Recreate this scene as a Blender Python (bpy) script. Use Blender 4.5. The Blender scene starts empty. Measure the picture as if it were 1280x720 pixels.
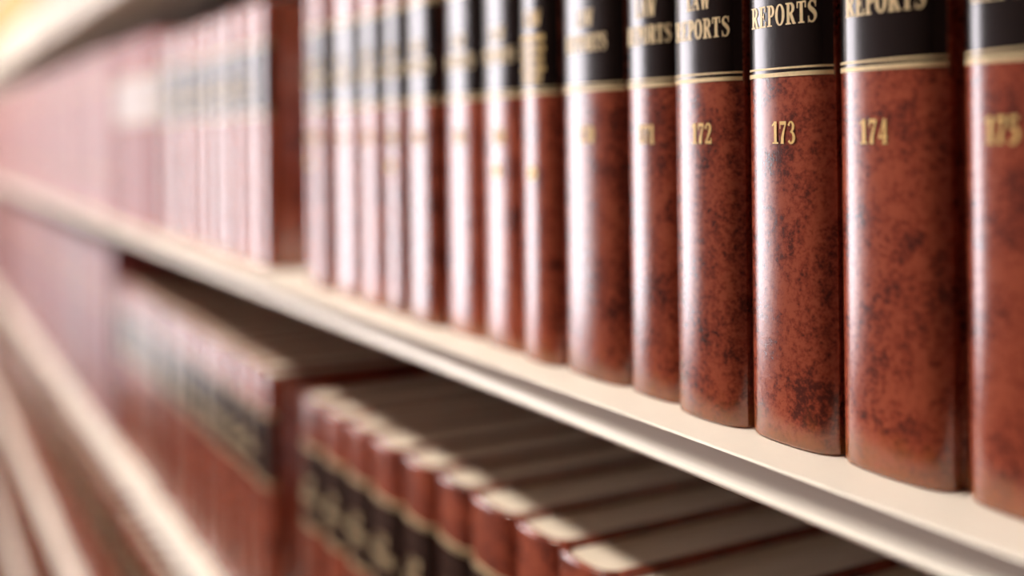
import bpy, bmesh, math, random
from mathutils import Vector, Matrix

SC = bpy.context.scene
COL = SC.collection
R = random.Random(173)

# ------------------------------------------------------------------ camera
# world: x runs along the shelf (far end negative), +y goes into the shelf, z up.
# The spines' joints stand in the plane y = 0; photo pixels are 1280 x 720.
FPX = 1400.0                  # focal length in pixels
UVP = -140.0                  # image x where the shelf direction vanishes
THETA = math.atan((640 - UVP) / FPX)
DIST = 0.319                  # camera to the spine plane
EYE = 1.27
CT, ST = math.cos(THETA), math.sin(THETA)


def s_of(u):
    """distance along the shelf of a point of the spine plane seen at image x = u"""
    z = FPX * DIST / CT / (u - UVP)
    return (z - DIST * ST) / CT


cam_d = bpy.data.cameras.new('camera')
cam = bpy.data.objects.new('camera', cam_d)
COL.objects.link(cam)
SC.camera = cam
cam_d.sensor_width = 36.0
cam_d.lens = 36.0 * FPX / 1280
cam_d.shift_y = -190 / 1280
cam_d.clip_start = 0.01
fwd = Vector((-CT, ST, 0)); right = Vector((ST, CT, 0)); up = Vector((0, 0, 1))
ROLL = 0.011
r2 = right * math.cos(ROLL) - up * math.sin(ROLL)
u2 = up * math.cos(ROLL) + right * math.sin(ROLL)
m = Matrix((r2, u2, -fwd)).transposed().to_4x4()
m.translation = Vector((0, -DIST, EYE))
cam.matrix_world = m
cam_d.dof.use_dof = True
cam_d.dof.focus_distance = 0.452
cam_d.dof.aperture_fstop = 2.3
cam_d.dof.aperture_blades = 0

# ------------------------------------------------------------------ world, exposure
w = bpy.data.worlds.new('world')
SC.world = w
w.use_nodes = True
w.node_tree.nodes['Background'].inputs[0].default_value = (0.9, 0.75, 0.62, 1)
w.node_tree.nodes['Background'].inputs[1].default_value = 0.05
SC.view_settings.view_transform = 'Standard'
SC.view_settings.look = 'None'
SC.view_settings.gamma = 1
SC.view_settings.use_curve_mapping = False
SC.view_settings.exposure = 0.28
SC.cycles.use_denoising = True
SC.cycles.sample_clamp_indirect = 6.0
WINDOW_POWER = 8.0
LAMP_POWER = 45.0


# ------------------------------------------------------------------ materials
def lin(c):
    return tuple((v / 255 / 12.92) if v / 255 <= 0.04045 else ((v / 255 + 0.055) / 1.055) ** 2.4 for v in c) + (1,)


MATS = {}


def base_mat(name):
    mt = bpy.data.materials.new(name)
    mt.use_nodes = True
    nt = mt.node_tree
    MATS[name] = mt
    return mt, nt, nt.nodes['Principled BSDF']


def coords(nt, spread=7.0):
    """object coordinates shifted by a random amount for each object"""
    tc = nt.nodes.new('ShaderNodeTexCoord')
    oi = nt.nodes.new('ShaderNodeObjectInfo')
    ml = nt.nodes.new('ShaderNodeMath'); ml.operation = 'MULTIPLY'; ml.inputs[1].default_value = spread
    ad = nt.nodes.new('ShaderNodeVectorMath'); ad.operation = 'ADD'
    nt.links.new(oi.outputs['Random'], ml.inputs[0])
    nt.links.new(tc.outputs['Object'], ad.inputs[0])
    nt.links.new(ml.outputs[0], ad.inputs[1])
    return ad.outputs[0], oi.outputs['Random']


def noise(nt, vec, scale, detail=6, rough=0.6, dist=0.0):
    n = nt.nodes.new('ShaderNodeTexNoise')
    n.inputs['Scale'].default_value = scale
    n.inputs['Detail'].default_value = detail
    n.inputs['Roughness'].default_value = rough
    n.inputs['Distortion'].default_value = dist
    nt.links.new(vec, n.inputs['Vector'])
    return n.outputs['Fac']


def ramp(nt, fac, stops):
    r = nt.nodes.new('ShaderNodeValToRGB')
    e = r.color_ramp.elements
    while len(e) < len(stops):
        e.new(0.5)
    for i, (p, c) in enumerate(stops):
        e[i].position = p; e[i].color = c
    nt.links.new(fac, r.inputs[0])
    return r.outputs[0]


def bump(nt, bs, h, strength, dist):
    b = nt.nodes.new('ShaderNodeBump')
    b.inputs['Strength'].default_value = strength
    b.inputs['Distance'].default_value = dist
    nt.links.new(h, b.inputs['Height'])
    nt.links.new(b.outputs[0], bs.inputs['Normal'])


def leather(name, light, mid, dark, rough, spec=0.5, vary=0.12, coat=0.0, scuff_bounce=0.0):
    mt, nt, bs = base_mat(name)
    vec, rnd = coords(nt)
    big = noise(nt, vec, 55, 4, 0.6, 0.4)
    fine = noise(nt, vec, 420, 8, 0.75, 0.2)
    mx = nt.nodes.new('ShaderNodeMath'); mx.operation = 'MULTIPLY_ADD'
    mx.inputs[1].default_value = 0.42
    nt.links.new(big, mx.inputs[0])
    m2 = nt.nodes.new('ShaderNodeMath'); m2.operation = 'MULTIPLY'; m2.inputs[1].default_value = 0.58
    nt.links.new(fine, m2.inputs[0]); nt.links.new(m2.outputs[0], mx.inputs[2])
    c = ramp(nt, mx.outputs[0], [(0.42, lin(dark)), (0.485, lin(mid)), (0.56, lin(light))])
    # tan tail: bounce light from the shelf put into the colour, along with scuffing
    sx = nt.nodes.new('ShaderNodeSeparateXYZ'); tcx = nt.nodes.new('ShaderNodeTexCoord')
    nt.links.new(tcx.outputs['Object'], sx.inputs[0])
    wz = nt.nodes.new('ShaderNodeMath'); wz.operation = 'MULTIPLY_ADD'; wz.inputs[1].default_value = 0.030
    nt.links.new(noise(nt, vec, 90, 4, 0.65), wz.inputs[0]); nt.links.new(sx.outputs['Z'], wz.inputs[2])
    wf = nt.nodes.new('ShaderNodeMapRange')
    for k_, v_ in (('From Min', .016), ('From Max', .030), ('To Min', scuff_bounce), ('To Max', 0)):
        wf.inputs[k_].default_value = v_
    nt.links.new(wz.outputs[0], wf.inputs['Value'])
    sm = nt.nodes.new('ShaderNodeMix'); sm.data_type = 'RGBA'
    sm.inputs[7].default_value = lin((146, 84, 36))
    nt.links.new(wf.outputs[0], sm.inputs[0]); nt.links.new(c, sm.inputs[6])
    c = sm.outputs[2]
    hv = nt.nodes.new('ShaderNodeHueSaturation')
    mr = nt.nodes.new('ShaderNodeMapRange')
    mr.inputs['To Min'].default_value = 1 - vary; mr.inputs['To Max'].default_value = 1 + vary
    nt.links.new(rnd, mr.inputs['Value']); nt.links.new(mr.outputs[0], hv.inputs['Value'])
    nt.links.new(c, hv.inputs['Color'])
    nt.links.new(hv.outputs[0], bs.inputs['Base Color'])
    bs.inputs['Roughness'].default_value = rough
    bs.inputs['Specular IOR Level'].default_value = spec
    bs.inputs['IOR'].default_value = 1.6
    bs.inputs['Coat Weight'].default_value = coat
    bs.inputs['Coat Roughness'].default_value = 0.25
    grain = noise(nt, vec, 1500, 3, 0.5)
    bump(nt, bs, grain, 0.25, 0.00025)
    return mt


def plain(name, col, rough, metal=0.0, spec=0.5, nscale=None, amount=0.1, bstr=0.0):
    mt, nt, bs = base_mat(name)
    bs.inputs['Roughness'].default_value = rough
    bs.inputs['Metallic'].default_value = metal
    bs.inputs['Specular IOR Level'].default_value = spec
    vec, rnd = coords(nt)
    f = noise(nt, vec, nscale or 80, 5, 0.6)
    lo = tuple(v * (1 - amount) for v in lin(col)[:3]) + (1,)
    hi = tuple(min(1, v * (1 + amount)) for v in lin(col)[:3]) + (1,)
    nt.links.new(ramp(nt, f, [(0.3, lo), (0.7, hi)]), bs.inputs['Base Color'])
    if bstr:
        bump(nt, bs, f, bstr, 0.0005)
    return mt


leather('red_leather', (166, 84, 60), (142, 64, 46), (84, 38, 32), 0.155, 0.9, vary=0.17, scuff_bounce=0.75)
leather('rose_cloth', (172, 96, 94), (154, 82, 82), (126, 62, 66), 0.36, 0.4, 0.14)
leather('blush_cloth', (186, 140, 140), (172, 124, 126), (148, 100, 104), 0.40, 0.4, 0.32)
leather('plum_cloth', (150, 66, 66), (132, 56, 58), (104, 42, 46), 0.36, 0.6, 0.30)
leather('cream_cloth', (236, 230, 220), (230, 222, 210), (214, 204, 190), 0.45, 0.5, 0.04)
plain('black_label', (20, 15, 15), 0.18, 0, 1.0, 300, 0.2, 0.05)
plain('tan_label', (206, 166, 104), 0.5, 0, 0.4, 200, 0.08)
plain('cream_label', (206, 196, 196), 0.4, 0, 0.5, 200, 0.06)
plain('gilt', (252, 208, 134), 0.36, 0.15, 0.5, 500, 0.15)
plain('paint', (242, 236, 226), 0.38, 0, 0.9, 20, 0.03, 0.02)
plain('plaster', (150, 132, 110), 0.8, 0, 0.3, 30, 0.04, 0.1)
plain('dark_panel', (70, 42, 32), 0.7, 0, 0.3, 12, 0.2, 0.1)
plain('gilt_pale', (240, 216, 170), 0.4, 0.15, 0.5, 500, 0.12)
plain('carpet', (104, 72, 58), 0.95, 0, 0.1, 300, 0.3, 0.3)
plain('white_trim', (232, 230, 226), 0.4, 0, 0.5, 30, 0.03)
# paper edges: fine layers across the thickness
mt, nt, bs = base_mat('paper')
vec, rnd = coords(nt)
mp = nt.nodes.new('ShaderNodeMapping'); mp.inputs['Scale'].default_value = (1800, 12, 12)
nt.links.new(vec, mp.inputs['Vector'])
nf = noise(nt, mp.outputs[0], 1.0, 3, 0.6)
nt.links.new(ramp(nt, nf, [(0.3, lin((222, 206, 184))), (0.7, lin((250, 240, 226)))]), bs.inputs['Base Color'])
bs.inputs['Roughness'].default_value = 0.85
bs.inputs['Specular IOR Level'].default_value = 0.2


def emitter(name, col, power):
    mt = bpy.data.materials.new(name); mt.use_nodes = True
    nt = mt.node_tree
    nt.nodes.remove(nt.nodes['Principled BSDF'])
    e = nt.nodes.new('ShaderNodeEmission')
    e.inputs[0].default_value = col + (1,)
    e.inputs[1].default_value = power
    nt.links.new(e.outputs[0], nt.nodes['Material Output'].inputs[0])
    MATS[name] = mt


emitter('daylight_pane', (1.0, 0.93, 0.98), WINDOW_POWER)
emitter('lamp_diffuser', (1.0, 0.895, 0.775), LAMP_POWER)


# ------------------------------------------------------------------ mesh helpers
def mesh_of(bm, name, mat, smooth=False):
    bmesh.ops.recalc_face_normals(bm, faces=bm.faces)
    me = bpy.data.meshes.new(name)
    bm.to_mesh(me); bm.free()
    me.materials.append(MATS[mat])
    if smooth:
        for p in me.polygons:
            p.use_smooth = True
        try:
            me.set_sharp_from_angle(angle=math.radians(40))
        except Exception:
            pass
    return me


def link(name, data, parent=None, loc=None, rot=None):
    o = bpy.data.objects.new(name, data)
    COL.objects.link(o)
    if parent is not None:
        o.parent = parent
    if loc is not None:
        o.location = loc
    if rot is not None:
        o.rotation_euler = rot
    return o


def tag(o, label=None, cat=None, group=None, kind=None):
    if label: o['label'] = label
    if cat: o['category'] = cat
    if group: o['group'] = group
    if kind: o['kind'] = kind
    return o


def bm_box(bm, x0, x1, y0, y1, z0, z1):
    v = [bm.verts.new((x, y, z)) for x in (x0, x1) for y in (y0, y1) for z in (z0, z1)]
    for f in ((0, 1, 3, 2), (4, 6, 7, 5), (0, 4, 5, 1), (2, 3, 7, 6), (0, 2, 6, 4), (1, 5, 7, 3)):
        bm.faces.new([v[i] for i in f])


def box_mesh(name, mat, x0, x1, y0, y1, z0, z1, bevel=0.0):
    bm = bmesh.new()
    bm_box(bm, x0, x1, y0, y1, z0, z1)
    if bevel:
        bmesh.ops.bevel(bm, geom=list(bm.edges), offset=bevel, segments=2, affect='EDGES', profile=0.5)
    return mesh_of(bm, name, mat, smooth=bool(bevel))


def extrude_x(name, mat, prof, x0, x1, smooth=True):
    """closed (y, z) profile run along x"""
    bm = bmesh.new()
    a = [bm.verts.new((x0, y, z)) for y, z in prof]
    b = [bm.verts.new((x1, y, z)) for y, z in prof]
    n = len(prof)
    for i in range(n):
        bm.faces.new((a[i], a[(i + 1) % n], b[(i + 1) % n], b[i]))
    bm.faces.new(a); bm.faces.new(list(reversed(b)))
    return mesh_of(bm, name, mat, smooth)


# ------------------------------------------------------------------ the room
X_FAR, X_NEAR = -5.0, 1.7
Y_BACK, Y_FRONT = 0.235, -3.6
Z_TOP = 2.65


def structure(name, me):
    return tag(link(name, me), kind='structure')


structure('floor', box_mesh('floor', 'carpet', X_FAR - .1, X_NEAR + .1, Y_FRONT - .1, Y_BACK + .1, -0.1, 0))
structure('ceiling', box_mesh('ceiling', 'plaster', X_FAR - .1, X_NEAR + .1, Y_FRONT - .1, Y_BACK + .1, Z_TOP, Z_TOP + .1))
structure('wall_back', box_mesh('wall_back', 'dark_panel', X_FAR - .1, X_NEAR + .1, Y_BACK, Y_BACK + .1, 0, Z_TOP))
structure('wall_front', box_mesh('wall_front', 'dark_panel', X_FAR - .1, X_NEAR + .1, Y_FRONT - .1, Y_FRONT, 0, Z_TOP))
structure('wall_right', box_mesh('wall_right', 'dark_panel', X_NEAR, X_NEAR + .1, Y_FRONT, Y_BACK, 0, Z_TOP))
WY0, WY1, WZ0, WZ1 = -3.05, -1.38, 0.12, 2.4        # window opening in the end wall
bm = bmesh.new()
bm_box(bm, X_FAR - .1, X_FAR, Y_FRONT, Y_BACK, 0, WZ0)
bm_box(bm, X_FAR - .1, X_FAR, Y_FRONT, Y_BACK, WZ1, Z_TOP)
bm_box(bm, X_FAR - .1, X_FAR, Y_FRONT, WY0, WZ0, WZ1)
bm_box(bm, X_FAR - .1, X_FAR, WY1, Y_BACK, WZ0, WZ1)
structure('wall_left', mesh_of(bm, 'wall_left', 'white_trim'))
win = tag(link('window_1', None, loc=(X_FAR, (WY0 + WY1) / 2, WZ0)), kind='structure')
ww, wh = (WY1 - WY0) / 2, WZ1 - WZ0
fb = bmesh.new()
for args in ((-ww, ww, 0, .05), (-ww, ww, wh - .05, wh), (-ww, -ww + .05, .05, wh - .05), (ww - .05, ww, .05, wh - .05),
             (-.02, .02, .05, wh - .05)):
    bm_box(fb, -.07, -.02, *args)
link('window_frame', mesh_of(fb, 'window_frame', 'white_trim'), win)
for sg in (-1, 1):
    ya, yb = (-ww + .05, -.02) if sg < 0 else (.02, ww - .05)
    link('pane', box_mesh('pane', 'daylight_pane', -.05, -.045, ya, yb, .05, wh - .05), win)
link('window_sill', box_mesh('window_sill', 'white_trim', -.02, .09, -ww - .04, ww + .04, -.03, 0, .004), win)

# ceiling lamps above the aisle
LX = [-3.5, -1.15]
lab = ['warm ceiling light beside the window wall',
       'warm ceiling light above the aisle beside the numbered law reports']
for x, lb in zip(LX, lab):
    lamp = tag(link('ceiling_light', None, loc=(x, -0.84, Z_TOP)), lb, 'ceiling light', 'lights above the aisle')
    link('housing', box_mesh('housing', 'white_trim', -.62, .62, -.12, .12, -.05, 0, .006), lamp)
    link('diffuser', box_mesh('diffuser', 'lamp_diffuser', -.6, .6, -.10, .10, -.075, -.05, .004), lamp)

# ------------------------------------------------------------------ the bookcase
SHELF_Z = [EYE + 0.581, EYE + 0.228, EYE - 0.125, EYE - 0.478, EYE - 0.831, EYE - 1.184]
UP_S = [-0.835 + 0.9 * k for k in range(7)]          # upright centres along the shelf
FRONT = -0.031
BACK = 0.235
# rolled lip: flat top, rounded front edge, shallow cove, lower bead
prof = [(BACK, 0), (FRONT + .0012, 0), (FRONT + .0004, -.0003), (FRONT, -.0010), (FRONT + .0004, -.0018),
        (FRONT + .0018, -.0044), (FRONT + .0032, -.0070), (FRONT + .0041, -.0088), (FRONT + .0046, -.0104), (FRONT + .0047, -.0120),
        (FRONT + .0045, -.0138), (FRONT + .0037, -.0146), (FRONT + .0031, -.0154), (FRONT + .0030, -.0162), (FRONT + .0034, -.0170),
        (FRONT + .0042, -.0177), (FRONT + .0055, -.0183), (FRONT + .012, -.0183), (FRONT + .013, -.0165),
        (FRONT + .014, -.004), (FRONT + .018, -.0022), (BACK, -.0022)]
XA, XB = -UP_S[-1] - .012, -UP_S[0] + .012
shelf_me = extrude_x('metal_shelf', 'paint', prof, XA, XB)
SHELF_LABEL = ['top cream metal shelf with nothing standing on it', 'cream metal shelf carrying the cream and tan volumes',
               'cream metal shelf with a rolled lip under the numbered law reports',
               'cream metal shelf under the tall plum volumes', 'cream metal shelf carrying dark red reports below the plum volumes\' shelf',
               'lowest cream metal shelf just above the floor']
for z, lb in zip(SHELF_Z, SHELF_LABEL):
    tag(link('metal_shelf', shelf_me, None, (0, 0, z)), lb, 'shelf', 'cream metal shelves')
bm = bmesh.new()
lv = [0] + sorted(SHELF_Z)
for za, zb in zip(lv[:-1], lv[1:]):      # pieces between the shelves they carry
    bm_box(bm, -.012, .012, .15, BACK, za, zb - .0022)
up_me = mesh_of(bm, 'upright', 'dark_panel')
for k, sp in enumerate(UP_S):
    tag(link('trim_%d' % (k + 1), up_me, None, (-sp, 0, 0)), kind='structure')


# ------------------------------------------------------------------ book geometry
ARC, SHOULDER = 0.0028, 0.0044      # flat arc of the back and its rounded shoulders
BULGE = ARC + SHOULDER
NP = 26
PROF = {}


def profile(t):
    """spine section: points, outward normals, arc length measured from the middle"""
    if t in PROF: return PROF[t]
    h = t / 2 - .0006
    us = [math.sin(math.pi / 2 * (-1 + 2 * i / NP)) for i in range(NP + 1)]
    pts = [(h * u, -(ARC * (1 - u * u) + SHOULDER * (1 - abs(u) ** 8))) for u in us]
    nrm, ln = [], [0.0]
    for i in range(NP + 1):
        a, b = pts[max(i - 1, 0)], pts[min(i + 1, NP)]
        dx, dy = b[0] - a[0], b[1] - a[1]
        l = math.hypot(dx, dy)
        nrm.append((dy / l, -dx / l))
        if i: ln.append(ln[-1] + math.hypot(pts[i][0] - pts[i - 1][0], pts[i][1] - pts[i - 1][1]))
    half = ln[-1] / 2
    PROF[t] = (h, pts, nrm, [v - half for v in ln])
    return PROF[t]


def on_spine(t, a, off):
    """point on the spine at arc length a from its middle, lifted by off"""
    h, pts, nrm, ln = profile(t)
    a = min(max(a, ln[0]), ln[-1])
    k = 0
    while k < NP - 1 and ln[k + 1] < a: k += 1
    f = (a - ln[k]) / (ln[k + 1] - ln[k])
    mixv = lambda A, B: (A[0] + (B[0] - A[0]) * f, A[1] + (B[1] - A[1]) * f)
    p, n = mixv(pts[k], pts[k + 1]), mixv(nrm[k], nrm[k + 1])
    return p[0] + n[0] * off, p[1] + n[1] * off


CACHE = {}


def spine_mesh(t, hgt, mat):
    key = ('spine', t, hgt, mat)
    if key in CACHE: return CACHE[key]
    h, pts, nrm, ln = profile(t)
    N = NP
    th = 0.0026
    levels = [(0, .0016), (.0004, .0007), (.0013, .0001), (.003, 0), (hgt - .003, 0), (hgt - .0013, .0001), (hgt - .0004, .0007), (hgt, .0016)]
    bm = bmesh.new()
    rings = []
    for z, ins in levels:
        # outer back, hinge lip at the right, inner face, hinge lip at the left
        ring = [(p[0] - n_[0] * ins, p[1] - n_[1] * ins, z) for p, n_ in zip(pts, nrm)]
        ring.append((h - .0012, .0052, z))
        kx, ky = (h - th) / h, 1.0
        for p in reversed(pts):
            ring.append((p[0] * kx, min(p[1] + th, .004), z))
        ring.append((-h + .0012, .0052, z))
        rings.append([bm.verts.new(p) for p in ring])
    n = len(rings[0])
    for r0, r1 in zip(rings[:-1], rings[1:]):
        for i in range(n):
            bm.faces.new((r0[i], r0[(i + 1) % n], r1[(i + 1) % n], r1[i]))
    for ring in (rings[0], rings[-1]):
        for i in range(N):      # cap as strips between outer and inner arc
            bm.faces.new((ring[i], ring[i + 1], ring[N + 2 + (N - i - 1)], ring[N + 2 + (N - i)]))
        bm.faces.new((ring[N], ring[N + 1], ring[N + 2]))
        bm.faces.new((ring[0], ring[2 * N + 2], ring[2 * N + 3]))
    CACHE[key] = mesh_of(bm, 'spine', mat, True)
    return CACHE[key]


def board_mesh(hgt, depth, mat):
    key = ('board', hgt, depth, mat)
    if key not in CACHE:
        CACHE[key] = box_mesh('cover_board', mat, -.0014, .0014, .0056, depth, 0, hgt, .0007)
    return CACHE[key]


def pages_mesh(t, hgt, depth):
    key = ('pages', t, hgt, depth)
    if key in CACHE: return CACHE[key]
    hw = t / 2 - .0031
    N = 10
    pts = []
    for i in range(N + 1):
        x = -hw + 2 * hw * i / N
        u = x / hw
        pts.append((x, .0034 - ARC * (1 - u * u) - SHOULDER * (1 - abs(u) ** 8)))
    fore = []
    for i in range(N + 1):                              # hollow fore edge
        x = hw - 2 * hw * i / N
        fore.append((x, depth - .004 - .004 * (1 - (x / hw) ** 2)))
    pts += fore
    bm = bmesh.new()
    a = [bm.verts.new((x, y, .0028)) for x, y in pts]
    b = [bm.verts.new((x, y, hgt - .0032)) for x, y in pts]
    n = len(pts)
    for i in range(n):
        bm.faces.new((a[i], a[(i + 1) % n], b[(i + 1) % n], b[i]))
    for ring in (a, b):
        for i in range(N):
            bm.faces.new((ring[i], ring[i + 1], ring[2 * N + 1 - i - 1], ring[2 * N + 1 - i]))
    CACHE[key] = mesh_of(bm, 'page_block', 'paper')
    return CACHE[key]


def strip_mesh(name, t, z0, z1, mat, off=.00018, cover=1.0):
    """thin band wrapped round the spine"""
    key = (name, t, z0, z1, mat, off)
    if key in CACHE: return CACHE[key]
    N = 24
    bm = bmesh.new()
    half = profile(t)[3][-1] * cover * .97
    rows = []
    for o_, z in ((-.0004, z0), (off, z0), (off, z1), (-.0004, z1)):
        row = []
        for i in range(N + 1):
            x, y = on_spine(t, -half + 2 * half * i / N, o_)
            row.append(bm.verts.new((x, y, z)))
        rows.append(row)
    for k in range(4):
        r0, r1 = rows[k], rows[(k + 1) % 4]
        for i in range(N):
            bm.faces.new((r0[i], r0[i + 1], r1[i + 1], r1[i]))
    for i in (0, N):
        bm.faces.new([rw[i] for rw in rows])
    CACHE[key] = mesh_of(bm, name, mat, True)
    return CACHE[key]


# ---- bold serif lettering drawn with pen strokes: quads in a unit where capitals are 1 high
def rib(pts, ws):
    out = []
    n = len(pts)
    side = []
    for i, (p, wd) in enumerate(zip(pts, ws)):
        a = pts[max(i - 1, 0)]; b = pts[min(i + 1, n - 1)]
        dx, dy = b[0] - a[0], b[1] - a[1]
        l = math.hypot(dx, dy) or 1
        nx, ny = -dy / l * wd / 2, dx / l * wd / 2
        side.append(((p[0] + nx, p[1] + ny), (p[0] - nx, p[1] - ny)))
    for s0, s1 in zip(side[:-1], side[1:]):
        out.append([s0[0], s0[1], s1[1], s1[0]])
    return out


def rc(x0, x1, y0, y1):
    return [[(x0, y0), (x1, y0), (x1, y1), (x0, y1)]]


def ell(cx, cy, rx, ry, a0, a1, thick, thin, n=14):
    pts, ws = [], []
    for i in range(n + 1):
        a = math.radians(a0 + (a1 - a0) * i / n)
        pts.append((cx + rx * math.cos(a), cy + ry * math.sin(a)))
        ws.append(thin + (thick - thin) * abs(math.cos(a)) ** 1.3)
    return rib(pts, ws)


def curve(ctrl, ws, n=6):
    """Catmull-Rom through the control points"""
    P = [ctrl[0]] + list(ctrl) + [ctrl[-1]]
    pts, wo = [], []
    for k in range(len(ctrl) - 1):
        p0, p1, p2, p3 = P[k:k + 4]
        for i in range(n + (k == len(ctrl) - 2)):
            u = i / n
            pts.append(tuple(0.5 * (2 * p1[j] + (p2[j] - p0[j]) * u + (2 * p0[j] - 5 * p1[j] + 4 * p2[j] - p3[j]) * u * u
                                    + (3 * p1[j] - p0[j] - 3 * p2[j] + p3[j]) * u ** 3) for j in (0, 1)))
            wo.append(ws[k] + (ws[k + 1] - ws[k]) * u)
    return rib(pts, wo)


K, H = .19, .07
GL = {
    'L': (.58, rc(.12, .12 + K, 0, 1) + rc(.02, .42, 1 - H, 1) + rc(.02, .55, 0, H) + rc(.48, .55, 0, .30)),
    'A': (.74, rib([(.12, 0), (.36, 1)], [.07, .09]) + rib([(.33, 1), (.60, 0)], [.19, .19]) + rc(.18, .50, .30, .30 + H)
          + rc(.0, .25, 0, H) + rc(.44, .74, 0, H)),
    'W': (.98, rib([(.12, 1), (.32, 0)], [.18, .18]) + rib([(.32, 0), (.49, .98)], [.07, .08]) + rib([(.46, 1), (.67, 0)], [.18, .18])
          + rib([(.67, 0), (.87, 1)], [.07, .08]) + rc(0, .28, 1 - H, 1) + rc(.36, .60, 1 - H, 1) + rc(.76, .98, 1 - H, 1)),
    'R': (.70, rc(.10, .10 + K, 0, 1) + rc(.01, .32, 1 - H, 1) + rc(.01, .38, 0, H) + ell(.32, .74, .21, .225, 90, -90, .19, H)
          + rc(.26, .33, .48, .48 + H) + rib([(.36, .51), (.58, .03)], [.18, .18]) + rc(.50, .70, 0, H)),
    'E': (.62, rc(.10, .10 + K, 0, 1) + rc(.01, .56, 1 - H, 1) + rc(.01, .59, 0, H) + rc(.49, .56, .72, 1) + rc(.52, .59, 0, .28)
          + rc(.25, .43, .48, .48 + H) + rc(.38, .44, .36, .67)),
    'P': (.60, rc(.10, .10 + K, 0, 1) + rc(.01, .32, 1 - H, 1) + rc(.01, .40, 0, H) + ell(.31, .72, .20, .245, 90, -90, .19, H)
          + rc(.26, .32, .44, .44 + H)),
    'O': (.70, ell(.35, .5, .25, .47, 0, 360, .20, H, 28)),
    'T': (.62, rc(.215, .215 + K, 0, 1) + rc(.02, .60, 1 - H, 1) + rc(.02, .09, .70, 1) + rc(.53, .60, .70, 1) + rc(.12, .50, 0, H)),
    'S': (.54, curve([(.45, .80), (.36, .95), (.22, .96), (.12, .84), (.15, .68), (.30, .54), (.42, .40), (.44, .22), (.34, .05), (.18, .04), (.07, .20)],
                     [.05, .07, .08, .13, .18, .21, .18, .13, .08, .07, .05]) + rc(.43, .48, .70, 1) + rc(.05, .10, 0, .30)),
    '1': (.46, rc(.16, .16 + K, 0, 1) + rc(.05, .46, 0, H) + rib([(.03, .80), (.22, .97)], [.07, .09])),
    '2': (.50, curve([(.05, .72), (.12, .90), (.25, .96), (.37, .86), (.37, .66), (.24, .38), (.06, .07)], [.16, .10, .08, .15, .18, .13, .06])
          + rc(.03, .44, 0, .15) + rc(.41, .47, 0, .28)),
    '3': (.50, curve([(.06, .80), (.14, .94), (.26, .95), (.35, .80), (.30, .61), (.17, .53)], [.12, .08, .08, .15, .12, .05])
          + curve([(.17, .53), (.32, .47), (.39, .28), (.32, .09), (.18, .03), (.06, .14)], [.05, .12, .18, .13, .08, .13])),
    '4': (.50, rc(.28, .28 + K * .9, 0, 1) + rib([(.05, .28), (.36, .98)], [.06, .07]) + rc(.02, .50, .22, .33) + rc(.20, .50, 0, H * .7)),
    '5': (.50, rc(.10, .44, .85, 1) + rib([(.12, .98), (.09, .52)], [.06, .06]) + curve([(.09, .54), (.22, .62), (.36, .52), (.40, .30), (.32, .09), (.17, .03), (.05, .13)],
          [.05, .09, .15, .19, .13, .08, .13])),
    '6': (.50, ell(.25, .31, .155, .28, 0, 360, .16, H, 22) + curve([(.41, .92), (.28, .93), (.15, .76), (.09, .50), (.10, .30)], [.08, .08, .13, .17, .17])),
    '7': (.50, rc(.04, .46, .84, 1) + rc(.04, .09, .66, 1) + curve([(.42, .86), (.30, .56), (.22, .28), (.20, 0)], [.07, .12, .17, .20])),
    '8': (.50, ell(.25, .75, .13, .22, 0, 360, .14, H, 20) + ell(.25, .26, .16, .235, 0, 360, .16, H, 20)),
    '9': (.50, ell(.25, .69, .155, .28, 0, 360, .16, H, 22) + curve([(.09, .08), (.22, .07), (.35, .24), (.41, .50), (.40, .70)], [.08, .08, .13, .17, .17])),
    '0': (.50, ell(.25, .5, .155, .47, 0, 360, .17, H, 24)),
    'X': (.3, []),
}


def text_mesh(name, t, text, zc, cap, squeeze=1.0, shift=0.0, off=.00035, mat='gilt'):
    """lettering wrapped round the spine, its middle at height zc"""
    key = (name, t, text, zc, cap, squeeze, shift)
    if key in CACHE: return CACHE[key]
    bm = bmesh.new()
    total = sum(GL[c][0] + .06 for c in text) - .06
    pen = -total / 2
    for c in text:
        wd, quads = GL[c]
        for q in quads:
            vs = []
            for gx, gy in q:
                x, y = on_spine(t, (pen + gx) * cap * squeeze + shift, off)
                vs.append(bm.verts.new((x, y, zc + (gy - .5) * cap)))
            f = bm.faces.new(vs)
        pen += wd + .06
    bm.normal_update()
    for f in bm.faces:
        if f.normal.y > 0:
            f.normal_flip()
    me = bpy.data.meshes.new(name)
    # give the foil its thickness
    r = bmesh.ops.extrude_face_region(bm, geom=list(bm.faces))
    vs = [e for e in r['geom'] if isinstance(e, bmesh.types.BMVert)]
    bmesh.ops.translate(bm, verts=vs, vec=(0, -.00006, 0))
    bm.to_mesh(me); bm.free()
    me.materials.append(MATS[mat])
    CACHE[key] = me
    return me


def bars_mesh(t, specs):
    """short rows of small gilt capitals too fine to read: each row a line of little strokes"""
    key = ('rows', t, tuple(specs))
    if key in CACHE: return CACHE[key]
    rr = random.Random(5)
    bm = bmesh.new()
    for zc, half, cap in specs:
        a = -half
        while a < half:
            wd = rr.uniform(.0008, .0016)
            p = [on_spine(t, q, .0004) for q in (a, a + wd)]
            k = [bm.verts.new((p[i][0], p[i][1], z)) for i, z in ((0, zc - cap / 2), (1, zc - cap / 2), (1, zc + cap / 2), (0, zc + cap / 2))]
            bm.faces.new(k)
            a += wd + rr.uniform(.0004, .0008)
    bm.normal_update()
    me = bpy.data.meshes.new('lettering'); bm.to_mesh(me); bm.free()
    me.materials.append(MATS['gilt'])
    CACHE[key] = me
    return me


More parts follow.
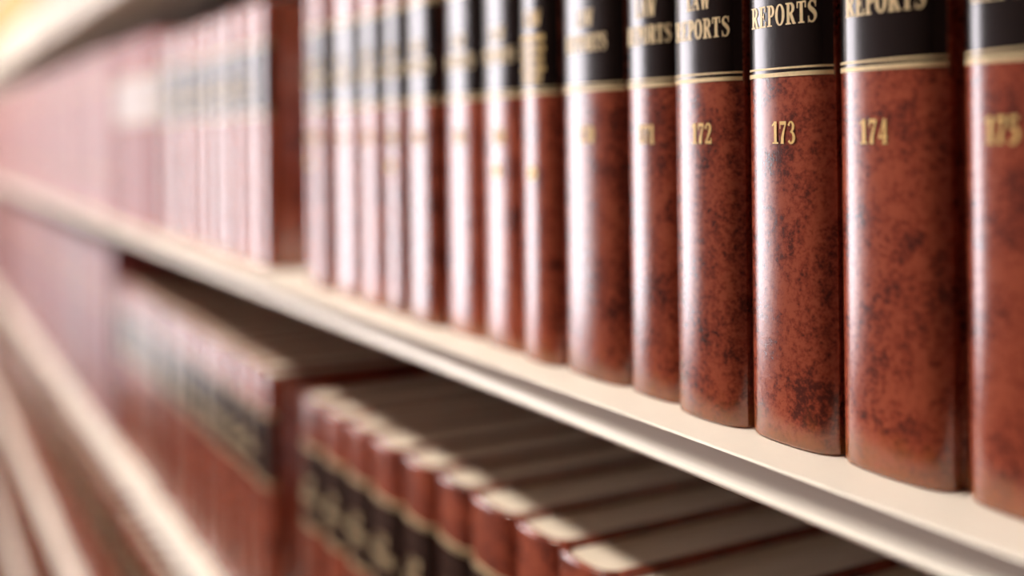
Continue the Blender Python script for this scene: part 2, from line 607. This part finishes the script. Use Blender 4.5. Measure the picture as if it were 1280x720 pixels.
def ornament_mesh(t, zc):
    key = ('orn', t, zc)
    if key in CACHE: return CACHE[key]
    bm = bmesh.new()
    for ring, rad in ((0, .0042), (1, .0016)):
        n = 16
        c = [bm.verts.new((on_spine(t, rad * math.cos(2 * math.pi * i / n), .0004 + ring * .0001)[0],
                           on_spine(t, rad * math.cos(2 * math.pi * i / n), .0004 + ring * .0001)[1],
                           zc + rad * math.sin(2 * math.pi * i / n))) for i in range(n)]
        bm.faces.new(c)
    me = bpy.data.meshes.new('emblem'); bm.to_mesh(me); bm.free()
    me.materials.append(MATS['gilt'])
    CACHE[key] = me
    return me


KINDS = {   # height, depth, cover material
    'law': (.257, .165, 'red_leather'),
    'rose': (.272, .170, 'rose_cloth'),
    'blush': (.276, .170, 'blush_cloth'),
    'plum': (.305, .180, 'plum_cloth'),
    'tan': (.262, .165, 'cream_cloth'),
}


def book(name, kind, s_left, t, z, yoff, label, group, number=None, style='plain', rotz=0.0, cat='book'):
    """one bound volume; s_left is its far edge along the shelf, t its thickness"""
    hgt, dep, mat = KINDS[kind]
    t = round(t - .0008, 3)
    b = tag(link(name, None, loc=(-s_left + t / 2 + .0004, yoff, z), rot=(0, 0, rotz)), label, cat, group)
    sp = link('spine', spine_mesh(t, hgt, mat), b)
    for sg in (-1, 1):
        link('cover_board', board_mesh(hgt, dep, mat), b, (sg * (t / 2 - .0016), 0, 0))
    link('page_block', pages_mesh(t, hgt, dep), b)
    if kind == 'law':
        z0, z1 = .1478, .2170                      # black title label and its gilt rules
        link('title_label', strip_mesh('title_label', t, z0, z1, 'black_label'), sp)
        for za, zb in ((z0 - .0003, z0 + .0014), (z0 + .0027, z0 + .0035), (z1 - .0035, z1 - .0027), (z1 - .0014, z1 + .0003)):
            link('gilt_line', strip_mesh('gilt_line', t, round(za, 5), round(zb, 5), 'gilt_pale', .0003), sp)
        dz = .0016 if number == '172' else 0
        if style == 'title':
            link('lettering', text_mesh('lettering', t, 'LAW', .1850 - dz, .0086, .78, .0012, mat='gilt_pale'), sp)
            link('lettering', text_mesh('lettering', t, 'REPORTS', .1722 - dz, .0086, round(.88 * min(1, t / .047), 3), .0012, mat='gilt_pale'), sp)
        elif style == 'rows':
            link('lettering', text_mesh('lettering', t, 'LAW', .1895, .0086, .78, .0012), sp)
            link('lettering', bars_mesh(t, [(.1785, .012, .0036), (.1725, .012, .0030), (.1670, .011, .0030), (.1615, .012, .0030), (.1562, .010, .0030)]), sp)
        if number:
            link('volume_number', text_mesh('volume_number', t, number, .1252, .0090, .93, {'174': -.0030, '175': -.0050, '171': .0006}.get(number, .0026)), sp)
        if style == 'rows' or number in ('168', '165', '161'):
            link('emblem', ornament_mesh(t, .1045), sp)
    elif kind == 'rose':
        link('title_label', strip_mesh('title_label', t, .150, .215, 'cream_label'), sp)
        for za in (.147, .2165):
            link('gilt_line', strip_mesh('gilt_line', t, za, za + .0015, 'gilt', .0003), sp)
    elif kind == 'blush':
        for za in (.07, .215):
            link('gilt_line', strip_mesh('gilt_line', t, za, za + .0015, 'gilt', .0003), sp)
    elif kind == 'plum':
        for za in (.06, .2, .24):
            link('gilt_line', strip_mesh('gilt_line', t, za, za + .0015, 'gilt', .0003), sp)
    elif kind == 'tan':
        link('title_label', strip_mesh('title_label', t, .095, .24, 'tan_label'), sp)
    return b


def jit():
    return R.uniform(-.0025, .0025), math.radians(R.uniform(-.22, .22))


ZR = {i: SHELF_Z[i] for i in range(6)}


ORD = ['first', 'second', 'third', 'fourth', 'fifth', 'sixth', 'seventh', 'eighth', 'ninth', 'tenth', 'eleventh',
       'twelfth', 'thirteenth', 'fourteenth', 'fifteenth', 'sixteenth', 'seventeenth', 'eighteenth', 'nineteenth', 'twentieth']


def run(kind, row, s0, s1, t, name, label, group, style='plain', tvar=.004, back=False):
    """look-alike volumes filling the shelf from s0 to s1 (back: counted from s1), split where an upright stands"""
    cuts = [s0]
    for u in UP_S:
        if s0 < u < s1:
            cuts += [u - .0165, u + .0165]
    cuts.append(s1)
    for a, b in zip(cuts[::2], cuts[1::2]):
        n = max(1, round((b - a) / t))
        ws = [t + R.uniform(-tvar, tvar) for _ in range(n)]
        k = (b - a) / sum(ws)
        s = a
        for i, tt in enumerate(ws):
            y, rz = jit()
            lb = label.replace('ORD', ORD[(n - 1 - i if back else i) % 20])
            book(name, kind, s + tt * k, tt * k, ZR[row], y, lb, group, None, style, rz)
            s += tt * k


# ---- the eye-level shelf: the run of numbered reports, edges read from the photograph
edges_u = [1199, 1049, 939, 853, 784, 706, 660, 607, 558, 517, 487, 455, 419, 398, 385]
edges = [s_of(u) for u in edges_u]
edges = [edges[0] - .151, edges[0] - .101, edges[0] - .051] + edges       # three more reach past the picture's edge
numbers = ['177', '176', '175', '174', '173', '172', '171', '170', None, '168', '167', '166', '165', '164', '163', '162', '161']
run_group = 'numbered law reports on the eye-level shelf'
lab_of = {
    '177': 'red mottled law report next but one past volume 175', '176': 'red mottled law report just past volume 175, away from 174',
    '175': 'mottled red law report numbered 175 with blurred gilt digits, beside 174',
    '174': 'mottled red law report with gilt number 174 and black title label',
    '173': 'mottled red law report with sharp gilt number 173 and black title label',
    '172': 'mottled red law report with gilt number 172 partly in the highlight',
    '171': 'mottled red law report numbered 171, between 172 and 170',
    '170': 'mottled red law report with one soft gilt number, directly before 171',
    None: 'red law report with several small gilt rows on its black label, second before 171',
    '168': 'red law report with two soft gilt spots on its spine, third before 171',
}
order = ['fourth', 'fifth', 'sixth', 'seventh', 'eighth', 'ninth', 'tenth']
for i in range(len(edges) - 1):
    t = edges[i + 1] - edges[i]
    num = numbers[i]
    y, rz = jit()
    if num == '173': y, rz = 0.0, 0.0
    if num == '174': y, rz = 0.001, 0.0; t -= .0035
    if num == '175': y, rz = 0.003, 0.003; t -= .0012
    if num == '161': y = .004
    lb = lab_of.get(num)
    if lb is None:
        lb = 'red law report with pale highlight, %s before volume 171' % order[i - 10]
    s_left = edges[i + 1]
    book('law_report', 'law', s_left, t, ZR[2], y, lb, run_group, num, 'rows' if num is None else 'title', rz)

# beyond the upright: more reports, then paler taller volumes
S_GAP = s_of(343)
book('law_report', 'law', S_GAP + .050, .050, ZR[2], -.002, 'red law report with its dark cover side showing at the eye-level gap', 'law reports beyond the gap on the eye-level shelf')
run('law', 2, S_GAP + .050, 1.52, .048, 'law_report', 'red law report with black label, ORD behind the dark cover side at the eye-level gap',
    'law reports beyond the gap on the eye-level shelf', 'title')
run('rose', 2, 1.535, 1.848, .048, 'bound_volume', 'rose volume with a cream label, ORD behind the black labelled reports at eye level',
    'rose volumes with cream labels on the eye-level shelf')
run('blush', 2, 1.882, 4.55, .048, 'bound_volume', 'plain blush volume in the long pale run on the eye-level shelf',
    'plain blush volumes on the eye-level shelf')

# ---- the shelf below
run('law', 3, .30, .945, .053, 'law_report', 'red law report with lit page tops under the numbered reports, ORD before the gap',
    'law reports with lit page tops on the shelf below', 'title', back=True)
book('law_report', 'law', S_GAP + .050, .050, ZR[3], -.002, 'red law report with its dark cover side showing at the gap below the eye-level shelf', 'law reports beyond the gap on the shelf below')
run('law', 3, S_GAP + .050, 1.848, .047, 'law_report', 'red law report on the shelf below eye level, ORD behind the dark cover side',
    'law reports beyond the gap on the shelf below', 'title')
run('plum', 3, 1.885, 4.55, .050, 'bound_volume', 'tall plum volume reaching up to the shelf above it',
    'tall plum volumes on the shelf below')
# ---- two lower shelves
run('law', 4, 0.40, 4.55, .047, 'law_report', 'dark red law report on the second shelf below eye level',
    'law reports on the second shelf below', 'title')
run('law', 5, 2.3, 4.55, .047, 'law_report', 'dark red law report on the bottom shelf',
    'law reports on the bottom shelf')
# ---- the shelf above
run('tan', 1, 0.98, 4.55, .048, 'bound_volume', 'cream volume with a broad tan label on the shelf above the blush volumes',
    'cream and tan volumes on the upper shelf')
